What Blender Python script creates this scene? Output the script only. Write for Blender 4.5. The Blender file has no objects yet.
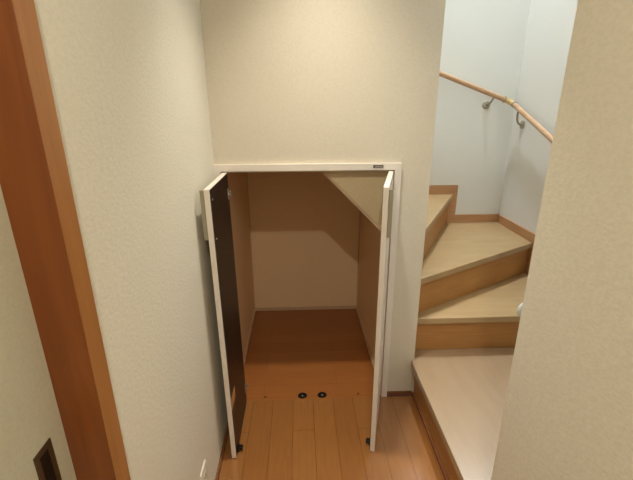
import bpy, bmesh, math, random
from mathutils import Vector, Matrix
random.seed(4)
scn = bpy.context.scene
C = scn.collection

# ------------------------------------------------------------ camera
EYE = 1.42
f_px, pitch, yaw, roll = 402.17, math.radians(18.85), math.radians(2.426), math.radians(-0.184)
F = Vector((math.sin(yaw)*math.cos(pitch), math.cos(yaw)*math.cos(pitch), -math.sin(pitch)))
Rt = Vector((math.cos(yaw), -math.sin(yaw), 0)); U = Rt.cross(F)
R2 = Rt*math.cos(roll)+U*math.sin(roll); U2 = U*math.cos(roll)-Rt*math.sin(roll)
cam = bpy.data.cameras.new('camera'); camo = bpy.data.objects.new('camera', cam); C.objects.link(camo)
cam.sensor_width = 36.0; cam.lens = f_px/633*36.0; cam.clip_start = .02
M = Matrix((R2, U2, -F)).transposed().to_4x4(); M.translation = (0, 0, EYE)
camo.matrix_world = M
scn.camera = camo

# ------------------------------------------------------------ light
w = bpy.data.worlds.new('world'); scn.world = w; w.use_nodes = True
w.node_tree.nodes['Background'].inputs[0].default_value = (.9, .9, 1, 1)
w.node_tree.nodes['Background'].inputs[1].default_value = .02
def area(name, loc, size, power, color, rot=(0, 0, 0)):
    l = bpy.data.lights.new(name, 'AREA'); l.shape = 'DISK'; l.size = size; l.energy = power; l.color = color
    o = bpy.data.objects.new(name, l); o.location = loc; o.rotation_euler = rot; C.objects.link(o); return o
WARM = (1.0, .94, .81); COOL = (.88, 1.0, 1.12)
LAMP_A = (.10, 1.36, 2.36); LAMP_B = (.03, -.36, 2.36); LAMP_S = (.84, 2.40, 4.62)
def spot(name, loc, radius, power, color, angle):
    l = bpy.data.lights.new(name, 'SPOT'); l.shadow_soft_size = radius; l.energy = power; l.color = color
    l.spot_size = math.radians(angle); l.spot_blend = 1.0
    o = bpy.data.objects.new(name, l); o.location = loc; C.objects.link(o); return o
spot('hall_lamp_light', LAMP_A, .035, 84, WARM, 81)
area('hall_lamp_light', LAMP_B, .09, 18, WARM)
area('stair_lamp_light', LAMP_S, .22, 92, COOL)
scn.view_settings.view_transform = 'Standard'; scn.view_settings.look = 'None'
scn.view_settings.gamma = 1; scn.view_settings.use_curve_mapping = False
scn.view_settings.exposure = 0.07

# ------------------------------------------------------------ materials
def lin(c): return tuple(((v/255)/12.92 if v/255 < .04045 else ((v/255+.055)/1.055)**2.4) for v in c)+(1,)
def mat(name, col, rough=.6, metal=0, spec=None):
    m = bpy.data.materials.new(name); m.use_nodes = True; b = m.node_tree.nodes['Principled BSDF']
    b.inputs['Base Color'].default_value = lin(col); b.inputs['Roughness'].default_value = rough
    b.inputs['Metallic'].default_value = metal
    if spec is not None: b.inputs['Specular IOR Level'].default_value = spec
    return m
def nd(m, t, **k):
    n = m.node_tree.nodes.new(t)
    for a, v in k.items(): setattr(n, a, v)
    return n
def coords(m, scale=(1, 1, 1), loc=(0, 0, 0), rot=(0, 0, 0)):
    g = nd(m, 'ShaderNodeNewGeometry'); mp = nd(m, 'ShaderNodeMapping')
    mp.inputs['Scale'].default_value = scale; mp.inputs['Location'].default_value = loc; mp.inputs['Rotation'].default_value = rot
    m.node_tree.links.new(g.outputs['Position'], mp.inputs['Vector']); return mp
def wallpaper(name, col, stretch=(1, 1, 1), bump=.2, dist=.0022, var=.035):
    m = mat(name, col, .85, spec=.2); L = m.node_tree.links.new; b = m.node_tree.nodes['Principled BSDF']
    mp = coords(m, stretch)
    n = nd(m, 'ShaderNodeTexNoise'); n.inputs['Scale'].default_value = 190; n.inputs['Detail'].default_value = 3
    n.inputs['Roughness'].default_value = .55
    L(mp.outputs[0], n.inputs['Vector'])
    bp = nd(m, 'ShaderNodeBump'); bp.inputs['Strength'].default_value = bump; bp.inputs['Distance'].default_value = dist
    L(n.outputs[0], bp.inputs['Height']); L(bp.outputs[0], b.inputs['Normal'])
    r = nd(m, 'ShaderNodeValToRGB'); c = lin(col)
    r.color_ramp.elements[0].position = .35; r.color_ramp.elements[1].position = .65
    r.color_ramp.elements[0].color = tuple(v*(1-var) for v in c[:3])+(1,); r.color_ramp.elements[1].color = tuple(min(1, v*(1+var)) for v in c[:3])+(1,)
    L(n.outputs[0], r.inputs[0]); L(r.outputs[0], b.inputs['Base Color']); return m
def wood(name, c1, c2, scale=(3, 30, 30), rough=.4, rot=(0, 0, 0), coat=0):
    m = mat(name, c1, rough); L = m.node_tree.links.new; b = m.node_tree.nodes['Principled BSDF']
    mp = coords(m, scale, rot=rot)
    n = nd(m, 'ShaderNodeTexNoise'); n.inputs['Scale'].default_value = 2.2; n.inputs['Detail'].default_value = 5; n.inputs['Distortion'].default_value = .6
    L(mp.outputs[0], n.inputs['Vector'])
    r = nd(m, 'ShaderNodeValToRGB'); r.color_ramp.elements[0].position = .3; r.color_ramp.elements[1].position = .7
    r.color_ramp.elements[0].color = lin(c2); r.color_ramp.elements[1].color = lin(c1)
    L(n.outputs[0], r.inputs[0]); L(r.outputs[0], b.inputs['Base Color'])
    b.inputs['Coat Weight'].default_value = coat; b.inputs['Coat Roughness'].default_value = .25
    return m
def planks(name, c1, c2, seam, along_y=True, off=(0, 0), rough=.35, coat=1):
    m = mat(name, c1, rough); L = m.node_tree.links.new; b = m.node_tree.nodes['Principled BSDF']
    g = nd(m, 'ShaderNodeNewGeometry'); sp = nd(m, 'ShaderNodeSeparateXYZ'); cb = nd(m, 'ShaderNodeCombineXYZ')
    L(g.outputs['Position'], sp.inputs[0])
    ax = nd(m, 'ShaderNodeMath', operation='ADD'); ay = nd(m, 'ShaderNodeMath', operation='ADD')
    ax.inputs[1].default_value = off[0]; ay.inputs[1].default_value = off[1]
    L(sp.outputs['Y' if along_y else 'X'], ax.inputs[0]); L(sp.outputs['X' if along_y else 'Y'], ay.inputs[0])
    L(ax.outputs[0], cb.inputs['X']); L(ay.outputs[0], cb.inputs['Y'])
    br = nd(m, 'ShaderNodeTexBrick'); br.offset = .37; br.offset_frequency = 3; br.squash = 1
    br.inputs['Scale'].default_value = 1; br.inputs['Brick Width'].default_value = .606; br.inputs['Row Height'].default_value = .1
    br.inputs['Mortar Size'].default_value = .0011; br.inputs['Mortar Smooth'].default_value = .3; br.inputs['Bias'].default_value = 0
    br.inputs['Color1'].default_value = lin(c1); br.inputs['Color2'].default_value = lin(c2); br.inputs['Mortar'].default_value = lin(seam)
    L(cb.outputs[0], br.inputs['Vector'])
    mp = nd(m, 'ShaderNodeMapping'); mp.inputs['Scale'].default_value = (4, 45, 1); L(cb.outputs[0], mp.inputs[0])
    n = nd(m, 'ShaderNodeTexNoise'); n.inputs['Scale'].default_value = 2; n.inputs['Detail'].default_value = 5; L(mp.outputs[0], n.inputs['Vector'])
    r = nd(m, 'ShaderNodeValToRGB'); r.color_ramp.elements[0].color = (.9, .89, .87, 1); r.color_ramp.elements[1].color = (1.04, 1.04, 1.04, 1)
    r.color_ramp.elements[0].position = .3; r.color_ramp.elements[1].position = .7
    L(n.outputs[0], r.inputs[0])
    mx = nd(m, 'ShaderNodeMix', data_type='RGBA', blend_type='MULTIPLY'); mx.inputs[0].default_value = 1
    L(br.outputs['Color'], mx.inputs[6]); L(r.outputs[0], mx.inputs[7]); L(mx.outputs[2], b.inputs['Base Color'])
    bp = nd(m, 'ShaderNodeBump'); bp.inputs['Strength'].default_value = .3; bp.inputs['Distance'].default_value = .001; bp.invert = True
    L(br.outputs['Fac'], bp.inputs['Height']); L(bp.outputs[0], b.inputs['Normal'])
    b.inputs['Coat Weight'].default_value = coat; b.inputs['Coat Roughness'].default_value = .15; b.inputs['Coat IOR'].default_value = 1.75
    return m

PAPER_DIM = wallpaper('cream_wallpaper_dim', (211, 201, 182), (.55, .55, 1.2))  # same paper as the side walls, colour darkened to offset the lamp's bright top
PAPER_SIDE = wallpaper('cream_wallpaper_coarse', (230, 224, 208), (.42, .42, .8), bump=.42)
PAPER_STAIR = wallpaper('white_wallpaper', (230, 230, 224), bump=.12, var=.015)
CEIL = mat('ceiling_white', (232, 228, 220), .9)
WHITE = mat('white_laminate', (226, 216, 204), .45)
FLOOR = planks('hall_floor_planks', (162, 108, 56), (154, 100, 50), (94, 56, 24), True, (.13, .05))
CFLOOR = planks('closet_floor_planks', (162, 100, 48), (154, 93, 43), (126, 76, 34), False, (.2, .02), rough=.45, coat=.3)
BOARD = wallpaper('closet_board', (240, 210, 170), bump=.08, var=.03)
BOARD_PALE = wallpaper('closet_slope_board', (226, 206, 168), bump=.25, var=.05)
CTRIM = mat('closet_trim_pale', (206, 176, 142), .5)
TREAD = wood('stair_tread_maple', (178, 148, 106), (167, 137, 95), (2, 9, 9), .38, (0, 0, -.4))
TREAD1 = wood('stair_tread_maple_lower', (164, 137, 106), (156, 129, 98), (9, 1.6, 9), .4, coat=1)
RISER = wood('stair_riser_maple', (186, 134, 74), (174, 121, 64), (3, 3, 40), .45)
SKIRT = wood('stair_skirting_maple', (192, 146, 104), (180, 132, 90), (3, 3, 30), .45)
JAMB = wood('door_jamb_wood', (128, 70, 26), (110, 56, 19), (16, 16, 1.2), .38)
CASE = wood('door_casing_wood', (176, 120, 66), (160, 104, 54), (20, 20, 1.2), .42)
BASEW = wood('baseboard_wood', (134, 84, 50), (118, 70, 40), (4, 4, 40), .45)
DOORP = wallpaper('sliding_door_paper', (192, 186, 164), bump=.2)
DARK = mat('dark_brown_laminate', (26, 16, 11), .4)
DARKM = mat('black_metal', (26, 22, 20), .4, .3)
METAL = mat('satin_metal', (168, 160, 142), .38, .7)
BRONZE = mat('bronze_metal', (104, 88, 66), .38, .8)
BRONZED = mat('dark_recess_metal', (44, 40, 34), .4, .8)
GREYP = mat('grey_plastic', (150, 144, 122), .5)
PLATEW = mat('outlet_plastic', (226, 220, 206), .35)
KNOBW = mat('knob_pale_grey', (196, 202, 200), .3)
TAN = mat('joint_tan_plastic', (206, 176, 116), .4)
RAIL = wood('handrail_beech', (200, 164, 130), (188, 150, 114), (6, 6, 30), .35)
PLUG = mat('plug_brown', (92, 54, 26), .6)
PATCH = mat('patch_tan', (190, 140, 90), .5)
LABEL = mat('label_dark', (70, 62, 54), .5)
LABELT = mat('label_grey_marks', (168, 158, 146), .5)
GLOW = bpy.data.materials.new('lamp_glow'); GLOW.use_nodes = True
gb = GLOW.node_tree.nodes['Principled BSDF']; gb.inputs['Emission Color'].default_value = (1, .85, .65, 1); gb.inputs['Emission Strength'].default_value = 3

# ------------------------------------------------------------ mesh helpers
def box(bm, x0, x1, y0, y1, z0, z1, bev=0):
    ret = bmesh.ops.create_cube(bm, size=1); vs = ret['verts']
    for v in vs:
        v.co = Vector(((x0+x1)/2+v.co.x*(x1-x0), (y0+y1)/2+v.co.y*(y1-y0), (z0+z1)/2+v.co.z*(z1-z0)))
    if bev:
        es = {e for v in vs for e in v.link_edges}
        bmesh.ops.bevel(bm, geom=list(es), offset=bev, segments=2, affect='EDGES', profile=.6)
def prism(bm, pts, z0, z1, bev=0):
    lo = [bm.verts.new((p[0], p[1], z0)) for p in pts]; hi = [bm.verts.new((p[0], p[1], z1)) for p in pts]
    n = len(pts); fs = [bm.faces.new(lo[::-1]), bm.faces.new(hi)]
    for i in range(n): fs.append(bm.faces.new((lo[i], lo[(i+1) % n], hi[(i+1) % n], hi[i])))
    bmesh.ops.recalc_face_normals(bm, faces=fs)
    if bev:
        es = [e for e in fs[1].edges]; bmesh.ops.bevel(bm, geom=es, offset=bev, segments=3, affect='EDGES', profile=.5)
def prism_xz(bm, pts, y0, y1):
    a = [bm.verts.new((p[0], y0, p[1])) for p in pts]; b = [bm.verts.new((p[0], y1, p[1])) for p in pts]
    n = len(pts); fs = [bm.faces.new(a), bm.faces.new(b[::-1])]
    for i in range(n): fs.append(bm.faces.new((a[i], b[i], b[(i+1) % n], a[(i+1) % n])))
    bmesh.ops.recalc_face_normals(bm, faces=fs)
def prism_yz(bm, pts, x0, x1):
    a = [bm.verts.new((x0, p[0], p[1])) for p in pts]; b = [bm.verts.new((x1, p[0], p[1])) for p in pts]
    n = len(pts); fs = [bm.faces.new(a), bm.faces.new(b[::-1])]
    for i in range(n): fs.append(bm.faces.new((a[i], b[i], b[(i+1) % n], a[(i+1) % n])))
    bmesh.ops.recalc_face_normals(bm, faces=fs)
def frame_of(d):
    d = Vector(d).normalized(); a = Vector((0, 0, 1)) if abs(d.z) < .9 else Vector((1, 0, 0))
    u = d.cross(a).normalized(); return d, u, d.cross(u)
def lathe(bm, p, d, prof, seg=24):
    p = Vector(p); d, u, v = frame_of(d); rings = []
    for (h, r) in prof:
        rings.append([bm.verts.new(p+d*h+(u*math.cos(2*math.pi*i/seg)+v*math.sin(2*math.pi*i/seg))*max(r, 1e-5)) for i in range(seg)])
    fs = []
    for a, b in zip(rings, rings[1:]):
        for i in range(seg): fs.append(bm.faces.new((a[i], a[(i+1) % seg], b[(i+1) % seg], b[i])))
    fs.append(bm.faces.new(rings[0][::-1])); fs.append(bm.faces.new(rings[-1]))
    bmesh.ops.recalc_face_normals(bm, faces=fs)
def cyl(bm, a, b, r, seg=20):
    a = Vector(a); b = Vector(b); lathe(bm, a, b-a, [(0, r), ((b-a).length, r)], seg)
def tube(bm, pts, r, seg=16):
    pts = [Vector(p) for p in pts]; rings = []; pu = None
    for i, p in enumerate(pts):
        d = (pts[min(i+1, len(pts)-1)]-pts[max(i-1, 0)]).normalized()
        if pu is None: _, u, v = frame_of(d)
        else: u = (pu-d*pu.dot(d)).normalized(); v = d.cross(u)
        pu = u
        rings.append([bm.verts.new(p+(u*math.cos(2*math.pi*k/seg)+v*math.sin(2*math.pi*k/seg))*r) for k in range(seg)])
    fs = []
    for a, b in zip(rings, rings[1:]):
        for i in range(seg): fs.append(bm.faces.new((a[i], a[(i+1) % seg], b[(i+1) % seg], b[i])))
    fs.append(bm.faces.new(rings[0][::-1])); fs.append(bm.faces.new(rings[-1]))
    bmesh.ops.recalc_face_normals(bm, faces=fs)
def obj(name, bm, m, parent=None, smooth=False, label=None):
    me = bpy.data.meshes.new(name); bm.to_mesh(me); bm.free()
    if smooth:
        for p in me.polygons: p.use_smooth = True
        me.set_sharp_from_angle(angle=math.radians(40))
    me.materials.append(m); o = bpy.data.objects.new(name, me); C.objects.link(o)
    if parent is not None:
        o.parent = parent
        o.matrix_parent_inverse = PINV.get(parent.name, Matrix.Identity(4)) if parent.type == 'EMPTY' else Matrix.Identity(4)
    if label: o['label'] = label
    return o
PINV = {}
def thing(name, label, cat, loc, group=None, kind=None):
    o = bpy.data.objects.new(name, None); o.empty_display_size = .05; C.objects.link(o); o.location = loc
    PINV[o.name] = Matrix.Translation(loc).inverted()
    if label: o['label'] = label
    if cat: o['category'] = cat
    if group: o['group'] = group
    if kind: o['kind'] = kind
    return o
def tag(o, label, cat, group=None):
    o['label'] = label; o['category'] = cat
    if group: o['group'] = group
    return o
def struct(name, m, *boxes, label=None, cat=None, bev=0):
    bm = bmesh.new()
    for b in boxes: box(bm, *b, bev=bev)
    o = obj(name, bm, m); o['kind'] = 'structure'
    if label: o['label'] = label
    if cat: o['category'] = cat
    return o
def sbox(*b, bev=0):
    bm = bmesh.new(); box(bm, *b, bev=bev); return bm

# ------------------------------------------------------------ measures
XL, XR = -.351, .556            # hall side walls
YF, YC = 1.682, 1.667           # wall with the closet, face of its casing
YB = .8815                       # far end of the near right wall
SX, SY = 1.41, 2.70             # outer stair walls
TOP = 4.72
OL, OR, OT = -.323, .399, 1.154 # closet opening
CL, CR, CB = -.339, .405, 2.603 # closet inside
RISE = .205

# ------------------------------------------------------------ the setting
struct('floor', FLOOR, (-.60, .580, -1.6, YC, -.06, 0), label='honey brown plank floor of the hall', cat='floor')
struct('floor', CFLOOR, (CL, CR, YC, CB, -.06, 0), label='brown plank floor inside the closet, boards running crosswise', cat='floor')
struct('wall_left', PAPER_SIDE, (XL-.13, XL, .575, YF+.12, 0, 2.4), (XL-.13, XL, -.30, .575, 2.02, 2.4), (XL-.13, XL, -1.6, -.30, 0, 2.4),
       label='cream textured wallpaper wall beside the wooden door frame', cat='wall')
struct('wall_front', PAPER_DIM, (XL, OR+.02, YF, YF+.05, OT+.01, TOP), (OR+.02, XR, YF, YF+.12, 0, TOP), (XR-.002, .568, YF, YF+.04, 0, .172),
       label='cream wallpaper wall above and right of the closet opening', cat='wall')
struct('wall_right', PAPER_SIDE, (XR, XR+.12, -1.6, YB, 0, TOP), label='textured cream wall end filling the right side of the view', cat='wall')
struct('wall_back', PAPER_SIDE, (-.60, XR+.12, -1.72, -1.6, 0, 2.4))
struct('wall_stair_near', PAPER_STAIR, (XR+.12, SX, YB-.12, YB, 0, TOP))
struct('wall_stair_right', PAPER_STAIR, (SX, SX+.12, YB-.12, SY+.12, 0, TOP), label='white stairwell wall on the right, carrying the lower handrail', cat='wall')
struct('wall_stair_far', PAPER_STAIR, (-1.7, SX, SY, SY+.12, 0, TOP), label='white stairwell wall at the back of the winding steps', cat='wall')
struct('wall_stair_left', PAPER_STAIR, (-1.82, -1.7, YF, SY+.12, 0, TOP))
struct('wall_stair_side', PAPER_STAIR, (-1.7, XL, YF+.05, YF+.12, 0, TOP))
struct('ceiling', CEIL, (-.60, XR, -1.72, YF, 2.4, 2.66))
struct('ceiling', CEIL, (-1.82, SX+.12, YB-.12, SY+.12, TOP, TOP+.1))
# closet lining
struct('wall_closet_back', BOARD, (CL, CR, CB, CB+.02, 0, 1.62), label='plain brown board at the back of the closet', cat='wall')
struct('wall_closet_left', BOARD, (CL-.011, CL, YF+.05, CB+.02, 0, 1.66), (XL, OL-.003, YF, YF+.05, 0, OT+.01))
struct('wall_closet_right', BOARD, (CR, CR+.014, YC+.03, CB+.02, 0, .98))
SLX, SLZ = .085, 1.155          # where the slope passes
def sl(x): return SLZ+(SLX-x)*1.02
bm = bmesh.new(); prism_xz(bm, [(CR, sl(CR)+.014), (-.36, sl(-.36)+.014), (-.36, sl(-.36)+.05), (CR, sl(CR)+.12)], 1.765, CB)
o = obj('ceiling_closet', bm, BOARD); o['kind'] = 'structure'
bm = bmesh.new(); prism_xz(bm, [(CR, sl(CR)), (-.36, sl(-.36)), (-.36, sl(-.36)+.05), (CR, sl(-.36)+.05)], 1.738, 1.765)
o = obj('wall_closet_slope', bm, BOARD_PALE); o['kind'] = 'structure'; o['label'] = 'pale sloping board closing the underside of the stairs in the closet'; o['category'] = 'wall'
bm = bmesh.new(); prism_xz(bm, [(CR, sl(CR)-.004), (-.36, sl(-.36)-.004), (-.36, sl(-.36)+.012), (CR, sl(CR)+.012)], 1.732, 1.738)
o = obj('trim_slope', bm, CTRIM); o['kind'] = 'structure'
struct('trim_closet', CTRIM, (CL, CR, CB-.008, CB, 0, .022), (CL, CL+.008, YF+.06, CB-.008, 0, .022), (CR-.008, CR, YF+.06, CB-.008, 0, .022))
struct('trim_corner', CTRIM, (CL, CL+.006, CB-.006, CB, .022, 1.6), (CR-.006, CR, CB-.006, CB, .022, sl(CR)))
# casing round the closet opening
struct('trim_casing', WHITE, (XL, OR+.028, YC, YF, OT, OT+.027), (OR, OR+.028, YC, YF, 0, OT), (XL, OL, YC, YF, 0, OT),
       (OL, OR, YF-.002, YF+.05, OT-.006, OT+.01), label='thin white casing around the closet opening', cat='casing')
# baseboards
struct('baseboard_left', BASEW, (XL, XL+.009, .635, YC, 0, .02))
struct('baseboard_front', BASEW, (OR+.028, XR, YF-.009, YF, 0, .02), label='low reddish baseboard strip between closet casing and stairs', cat='baseboard')
struct('baseboard_right', BASEW, (XR-.009, XR, -1.6, YB, 0, .02))
# wooden frame of the sliding door on the left
struct('trim_jamb', JAMB, (XL-.0576, XL+.0105, .5630, .5645, 0, 2.0), (XL-.0576, XL-.0005, .5645, .5750, 0, 2.0), (XL-.0576, XL, -.30, .5630, 1.995, 2.02), label='dark orange wood jamb of the left doorway', cat='door frame')
struct('trim_casing_left', CASE, (XL, XL+.010, .5647, .612, 0, 2.06), (XL, XL+.010, -.30, .5647, 2.0, 2.06), bev=.0015, label='light wood casing strip along the left doorway', cat='door frame')
d = thing('door_1', 'cream sliding door with recessed metal pull beside the wooden jamb', 'door', (XL-.08, .15, 0), kind='structure')
obj('door_panel', sbox(XL-.088, XL-.0576, -.30, .5640, .004, 2.0), DOORP, d)
px = XL-.0576
bm = bmesh.new()
y0, y1, z0, z1 = .485, .527, .823, .912
box(bm, px, px+.002, y0, y1, z1-.010, z1); box(bm, px, px+.002, y0, y1, z0, z0+.010)
box(bm, px, px+.002, y0, y0+.010, z0+.01, z1-.01); box(bm, px, px+.002, y1-.010, y1, z0+.01, z1-.01)
pl = obj('door_pull', bm, BRONZE, d, label='bronze recessed finger pull')
obj('pull_recess', sbox(px, px+.0006, y0+.009, y1-.009, z0+.009, z1-.009), BRONZED, pl, label='dark recess')

# ------------------------------------------------------------ staircase
st = thing('staircase', 'light maple winding staircase climbing to the left behind the closet wall', 'staircase', (1.0, 1.9, 0))
n3 = lambda x: 1.738+.590*(x-.556)
r3 = lambda x: 1.766+.583*(x-.556)
n4x = lambda y: .556+(y-1.761)/1.848
XE, YE = SX-.0105, SY-.0105
XN = .5575
treads = [
  (1, [(.541, YB+.002), (XE, YB+.002), (XE, 1.775), (XN, 1.775), (XN, 1.6815), (.541, 1.6815)], TREAD1),
  (2, [(XN, 1.730), (XE, 1.730), (XE, r3(XE)+.03), (XN, r3(XN)+.03)], TREAD),
  (3, [(XN, n3(XN)), (XE, n3(XE)), (XE, YE), (n4x(YE)-.05, YE), (XN, 1.86)], TREAD),
  (4, [(XN, 1.7635), (n4x(YE), YE), (.53, YE), (.53, 1.805), (XN, 1.805)], TREAD),
  (5, [(.558, 1.805), (.558, YE), (.31, YE), (.31, 1.805)], TREAD),
  (6, [(.338, 1.805), (.338, YE), (.09, YE), (.09, 1.805)], TREAD),
]
for k, pts, m in treads:
    bm = bmesh.new(); prism(bm, pts, k*RISE-.032, k*RISE, bev=.004); obj('tread', bm, m, st, smooth=True)
T = .016
def riser(p, q, k):   # p, q: line of the front face; material goes to the left side of p->q
    p = Vector(p+(0,)); q = Vector(q+(0,)); d = (q-p).normalized(); n = Vector((-d.y, d.x, 0))*T
    bm = bmesh.new(); prism(bm, [p[:2], q[:2], (q+n)[:2], (p+n)[:2]], (k-1)*RISE+(.001 if k > 1 else 0), k*RISE-.033)
    return obj('riser', bm, RISER, st)
riser((.568, 1.6815), (.568, YB+.002), 1)
riser((XN, 1.766), (XE, 1.766), 2)
riser((XN, r3(XN)), (XE, r3(XE)), 3)
riser((XN, 1.800), (n4x(YE)-.024, YE), 4)
riser((.535, 1.805), (.535, YE), 5)
riser((.315, 1.805), (.315, YE), 6)
bm = bmesh.new(); box(bm, .556, .568, YB+.002, 1.672, 0, .020, bev=.003); obj('base_moulding', bm, BASEW, st)
bm = bmesh.new()
prism_xz(bm, [(SX-.0005, .56), (SX-.0005, .670), (1.090, .670), (1.090, .881), (.585, .881), (.585, 1.09), (.365, 1.09), (.365, 1.295), (.09, 1.295), (.09, 1.0), (.6, .6)], SY-.010, SY-.0003)
obj('skirting', bm, SKIRT, st)
bm = bmesh.new()
prism_yz(bm, [(YB+.002, .10), (YB+.002, .262), (1.700, .262), (1.700, .463), (2.222, .463), (2.222, .670), (SY-.0105, .670), (SY-.0105, .10)], SX-.010, SX-.0003)
obj('skirting', bm, SKIRT, st)

# ------------------------------------------------------------ handrail
hr = thing('handrail', 'round beech handrail on grey brackets along the white stairwell walls', 'handrail', (1.35, 2.64, 1.42))
A0 = Vector((.30, 2.64, 1.793)); A1 = Vector((1.305, 2.64, 1.436)); B0 = Vector((1.352, 2.600, 1.405)); B1 = Vector((1.352, 1.379, 0.934))
bm = bmesh.new(); tube(bm, [A0, A1], .0155, 24); obj('rail', bm, RAIL, hr, True)
bm = bmesh.new(); tube(bm, [B0, B1], .0155, 24); obj('rail', bm, RAIL, hr, True)
bm = bmesh.new(); dA = (A1-A0).normalized(); dB = (B1-B0).normalized()
ctr = Vector((1.350, 2.638, 1.420)); pts = []
pa = A1; pb = B0
for i in range(9):
    t = i/8; pts.append(pa*(1-t)**2+ctr*2*t*(1-t)+pb*t*t)
tube(bm, pts, .0175, 20); jt = obj('elbow_joint', bm, TAN, hr, True, label='tan elbow joint')
for p, dd in ((A1, dA), (B0, dB)):
    bm = bmesh.new(); lathe(bm, p-dd*.006, dd, [(0, .0165), (.001, .0195), (.011, .0195), (.012, .0165)]); obj('collar', bm, METAL, jt, True, label='grey metal collar')
def bracket(wall, nrm, top):
    wall = Vector(wall); nrm = Vector(nrm); top = Vector(top)
    bm = bmesh.new(); lathe(bm, wall, nrm, [(0, .025), (.006, .025), (.010, .021), (.012, .010)]); b = obj('bracket', bm, METAL, hr, True, label='grey metal wall bracket')
    bm = bmesh.new(); p0 = wall+nrm*.008; p1 = wall+nrm*.050; pts = []
    mid = Vector((p1.x, p1.y, p1.z))
    for i in range(9):
        t = i/8; pts.append(p0*(1-t)**2+mid*2*t*(1-t)+top*t*t)
    tube(bm, pts, .0065, 12); obj('arm', bm, METAL, b, True)
bracket((1.217, SY, 1.403), (0, -1, 0), (1.235, 2.64, 1.448))
bracket((SX, 2.570, 1.285), (-1, 0, 0), (1.352, 2.54, 1.368))

# ------------------------------------------------------------ closet doors
def closet_door(hinge, free_dir, width, label, side, hz):
    """side: +1 when the outer face lies to the left (minus X) of the leaf"""
    d = thing('closet_door', label, 'door', (hinge[0], hinge[1], .012))
    fd = Vector((free_dir[0], free_dir[1], 0)).normalized(); out = Vector((-1*side, 0, 0)); out = (out-fd*out.dot(fd)).normalized()
    ex = Matrix((fd, out, Vector((0, 0, 1)))).transposed().to_4x4(); ex.translation = (hinge[0], hinge[1], 0)
    def put(bm): 
        bmesh.ops.transform(bm, matrix=ex, verts=bm.verts); bmesh.ops.recalc_face_normals(bm, faces=bm.faces); return bm
    B = lambda *b, bev=0: put(sbox(*b, bev=bev))
    obj('door_leaf', B(0, width, 0, .019, .005, 1.150, bev=.0012), WHITE, d)
    inner = obj('inner_panel', B(.002, width-.002, -.0012, -.0001, .007, 1.148), DARK, d, label='dark brown inner face')
    bm = bmesh.new()
    box(bm, width-.036, width-.004, .020, .0225, hz, hz+.172, bev=.0008); box(bm, width-.010, width-.004, .0222, .034, hz, hz+.172, bev=.0008)
    obj('handle', put(bm), GREYP, d, label='grey green vertical finger grip')
    for z in (.10, 1.065):
        bm = bmesh.new(); box(bm, .006, .030, -.004, -.0013, z-.022, z+.022, bev=.001); 
        if side > 0: box(bm, -.004, .014, -.012, -.006, z-.009, z+.009, bev=.001)
        hg = obj('hinge', put(bm), METAL if side > 0 else DARKM, d, label='small metal hinge')
        bm = bmesh.new(); lathe(bm, (.022, -.004, z), (0, -1, 0), [(0, .004), (.0015, .0035), (.002, .001)], 12); obj('screw', put(bm), METAL, hg)
    bm = bmesh.new(); box(bm, width-.058, width-.026, -.008, -.0013, .009, .022, bev=.002); box(bm, width-.052, width-.034, -.022, -.007, .010, .024, bev=.002)
    cyl(bm, (width-.043, -.018, .001), (width-.043, -.018, .012), .003, 12)
    obj('catch', put(bm), DARKM, d, label='black roller catch')
    if side > 0:
        for (a, z) in ((width-.028, 1.11), (width-.028, .97)):
            bm = bmesh.new(); lathe(bm, (a, -.0013, z), (0, -1, 0), [(0, .0035), (.0018, .003), (.002, .001)], 12); obj('screw', put(bm), METAL, d, True)
        obj('patch', B(width-.088, width-.003, -.0019, -.0013, .248, .300), PATCH, d, label='flat tan sticker')  # flat tan rectangle near the free edge of the inner face
    if side > 0: d.rotation_euler.y = math.radians(-.65)
    return d
closet_door((-.2830, 1.662), (-.004, -1), .342, 'open white closet door at left with dark brown inner face', 1, .975)
closet_door((.3730, 1.662), (-.2620, -.9651), .345, 'open white closet door at right, seen almost edge on', -1, .970)

# ------------------------------------------------------------ small things
def floor_catch(x, label):
    t = thing('floor_catch', label, 'catch plate', (x, 1.692, 0), group='black round catch plates in the closet floor')
    bm = bmesh.new()
    lathe(bm, (x, 1.692, 0), (0, 0, 1), [(0, .0195), (.004, .0195), (.007, .017), (.007, .008), (.0015, .006)], 28)
    for v in bm.verts: v.co.x = x+(v.co.x-x)*1.2
    obj('plate', bm, DARKM, t, True)
    bm = bmesh.new(); lathe(bm, (x, 1.692, .0015), (0, 0, 1), [(0, .0055), (.002, .005), (.0035, .002)], 16); obj('magnet', bm, METAL, t, True, label='silver centre pin')
floor_catch(-.003, 'left of the two black round catch plates in the closet floor')
floor_catch(.098, 'right of the two black round catch plates in the closet floor')
for x, l in ((-.192, 'small brown plug in the closet floor near the left door'), (.284, 'small brown plug in the closet floor near the right door')):
    bm = bmesh.new(); lathe(bm, (x, 1.694, 0), (0, 0, 1), [(0, .0066), (.0018, .0060)], 16)
    tag(obj('floor_plug', bm, PLUG, None, True), l, 'plug', 'brown plugs in the closet floor')
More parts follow.
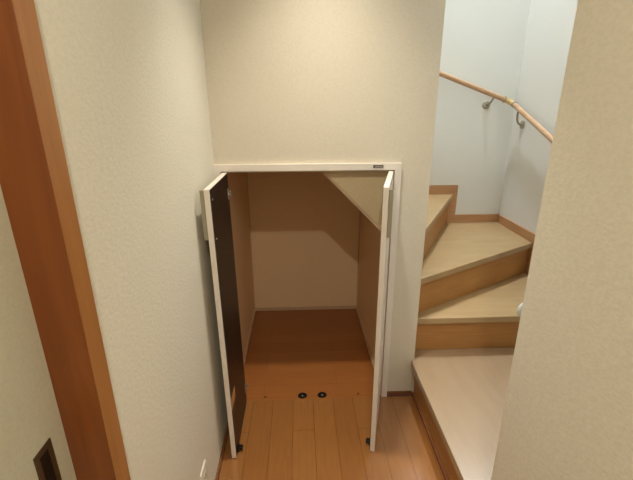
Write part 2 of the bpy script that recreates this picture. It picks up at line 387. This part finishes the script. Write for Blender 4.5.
# dark maker plate on the casing: one bold mark then fine lettering-like strokes, as blurred in the photograph
t = thing('name_plate', 'tiny dark name plate on the white casing above the right closet door', 'label', (.329, YC, 1.168))
obj('plate', sbox(.307, .350, YC-.0012, YC-.0001, 1.1625, 1.1745), LABEL, t)
bm = bmesh.new()
for i in range(8):
    x = .3155+i*.0041; box(bm, x, x+.0028, YC-.0016, YC-.0013, 1.165, 1.171)
obj('lettering', bm, LABELT, t, label='grey raised lettering, too small to read')
# outlet
t = thing('wall_outlet', 'white outlet plate low on the left wall near the open closet door', 'outlet', (XL, 1.068, .18))
obj('cover_plate', sbox(XL, XL+.007, 1.034, 1.104, .117, .237, bev=.003), PLATEW, t, True)
for z in (.158, .198):
    s = obj('socket', sbox(XL+.007, XL+.0085, 1.054, 1.084, z-.014, z+.014, bev=.0006), PLATEW, t)
    obj('slot', (lambda b: (box(b, XL+.0084, XL+.0089, 1.0615, 1.0635, z-.005, z+.005), box(b, XL+.0084, XL+.0089, 1.0745, 1.0765, z-.005, z+.005), b)[2])(bmesh.new()), DARKM, s)
# rounded knob on the end of the near wall, its purpose unclear
t = thing('wall_knob', 'small pale grey rounded wall hook at the edge of the near right wall', 'fitting', (.588, YB, .907))
bm = bmesh.new(); lathe(bm, (.588, YB, .907), (0, 1, 0), [(0, .014), (.003, .014), (.005, .007), (.010, .006)], 24); obj('stem', bm, KNOBW, t, True)
bm = bmesh.new(); lathe(bm, (.588, YB+.010, .907), (0, 1, 0), [(.030*(1-math.cos(a*math.pi/12))/2, .027*math.sin(a*math.pi/12)) for a in range(13)], 28); obj('grip', bm, KNOBW, t, True)
# lamps
def lamp(loc, label, r):
    x, y, z = loc; top = z+.04
    t = thing('ceiling_light', label, 'ceiling light', (x, y, top), group='round ceiling lights')
    bm = bmesh.new(); lathe(bm, (x, y, top), (0, 0, -1), [(0, r+.02), (.012, r+.02), (.014, r+.01)], 32); obj('housing', bm, CEIL, t, True)
    bm = bmesh.new(); lathe(bm, (x, y, top-.014), (0, 0, -1), [(0, r), (.012, r*.95), (.02, r*.7), (.023, .001)], 32); obj('diffuser', bm, GLOW, t, True)
lamp(LAMP_A, 'round warm ceiling light just in front of the closet', .05)
lamp(LAMP_B, 'round warm ceiling light behind the camera in the hall', .05)
lamp((LAMP_S[0], LAMP_S[1], TOP-.04), 'large round ceiling light high above the stairs', .14)
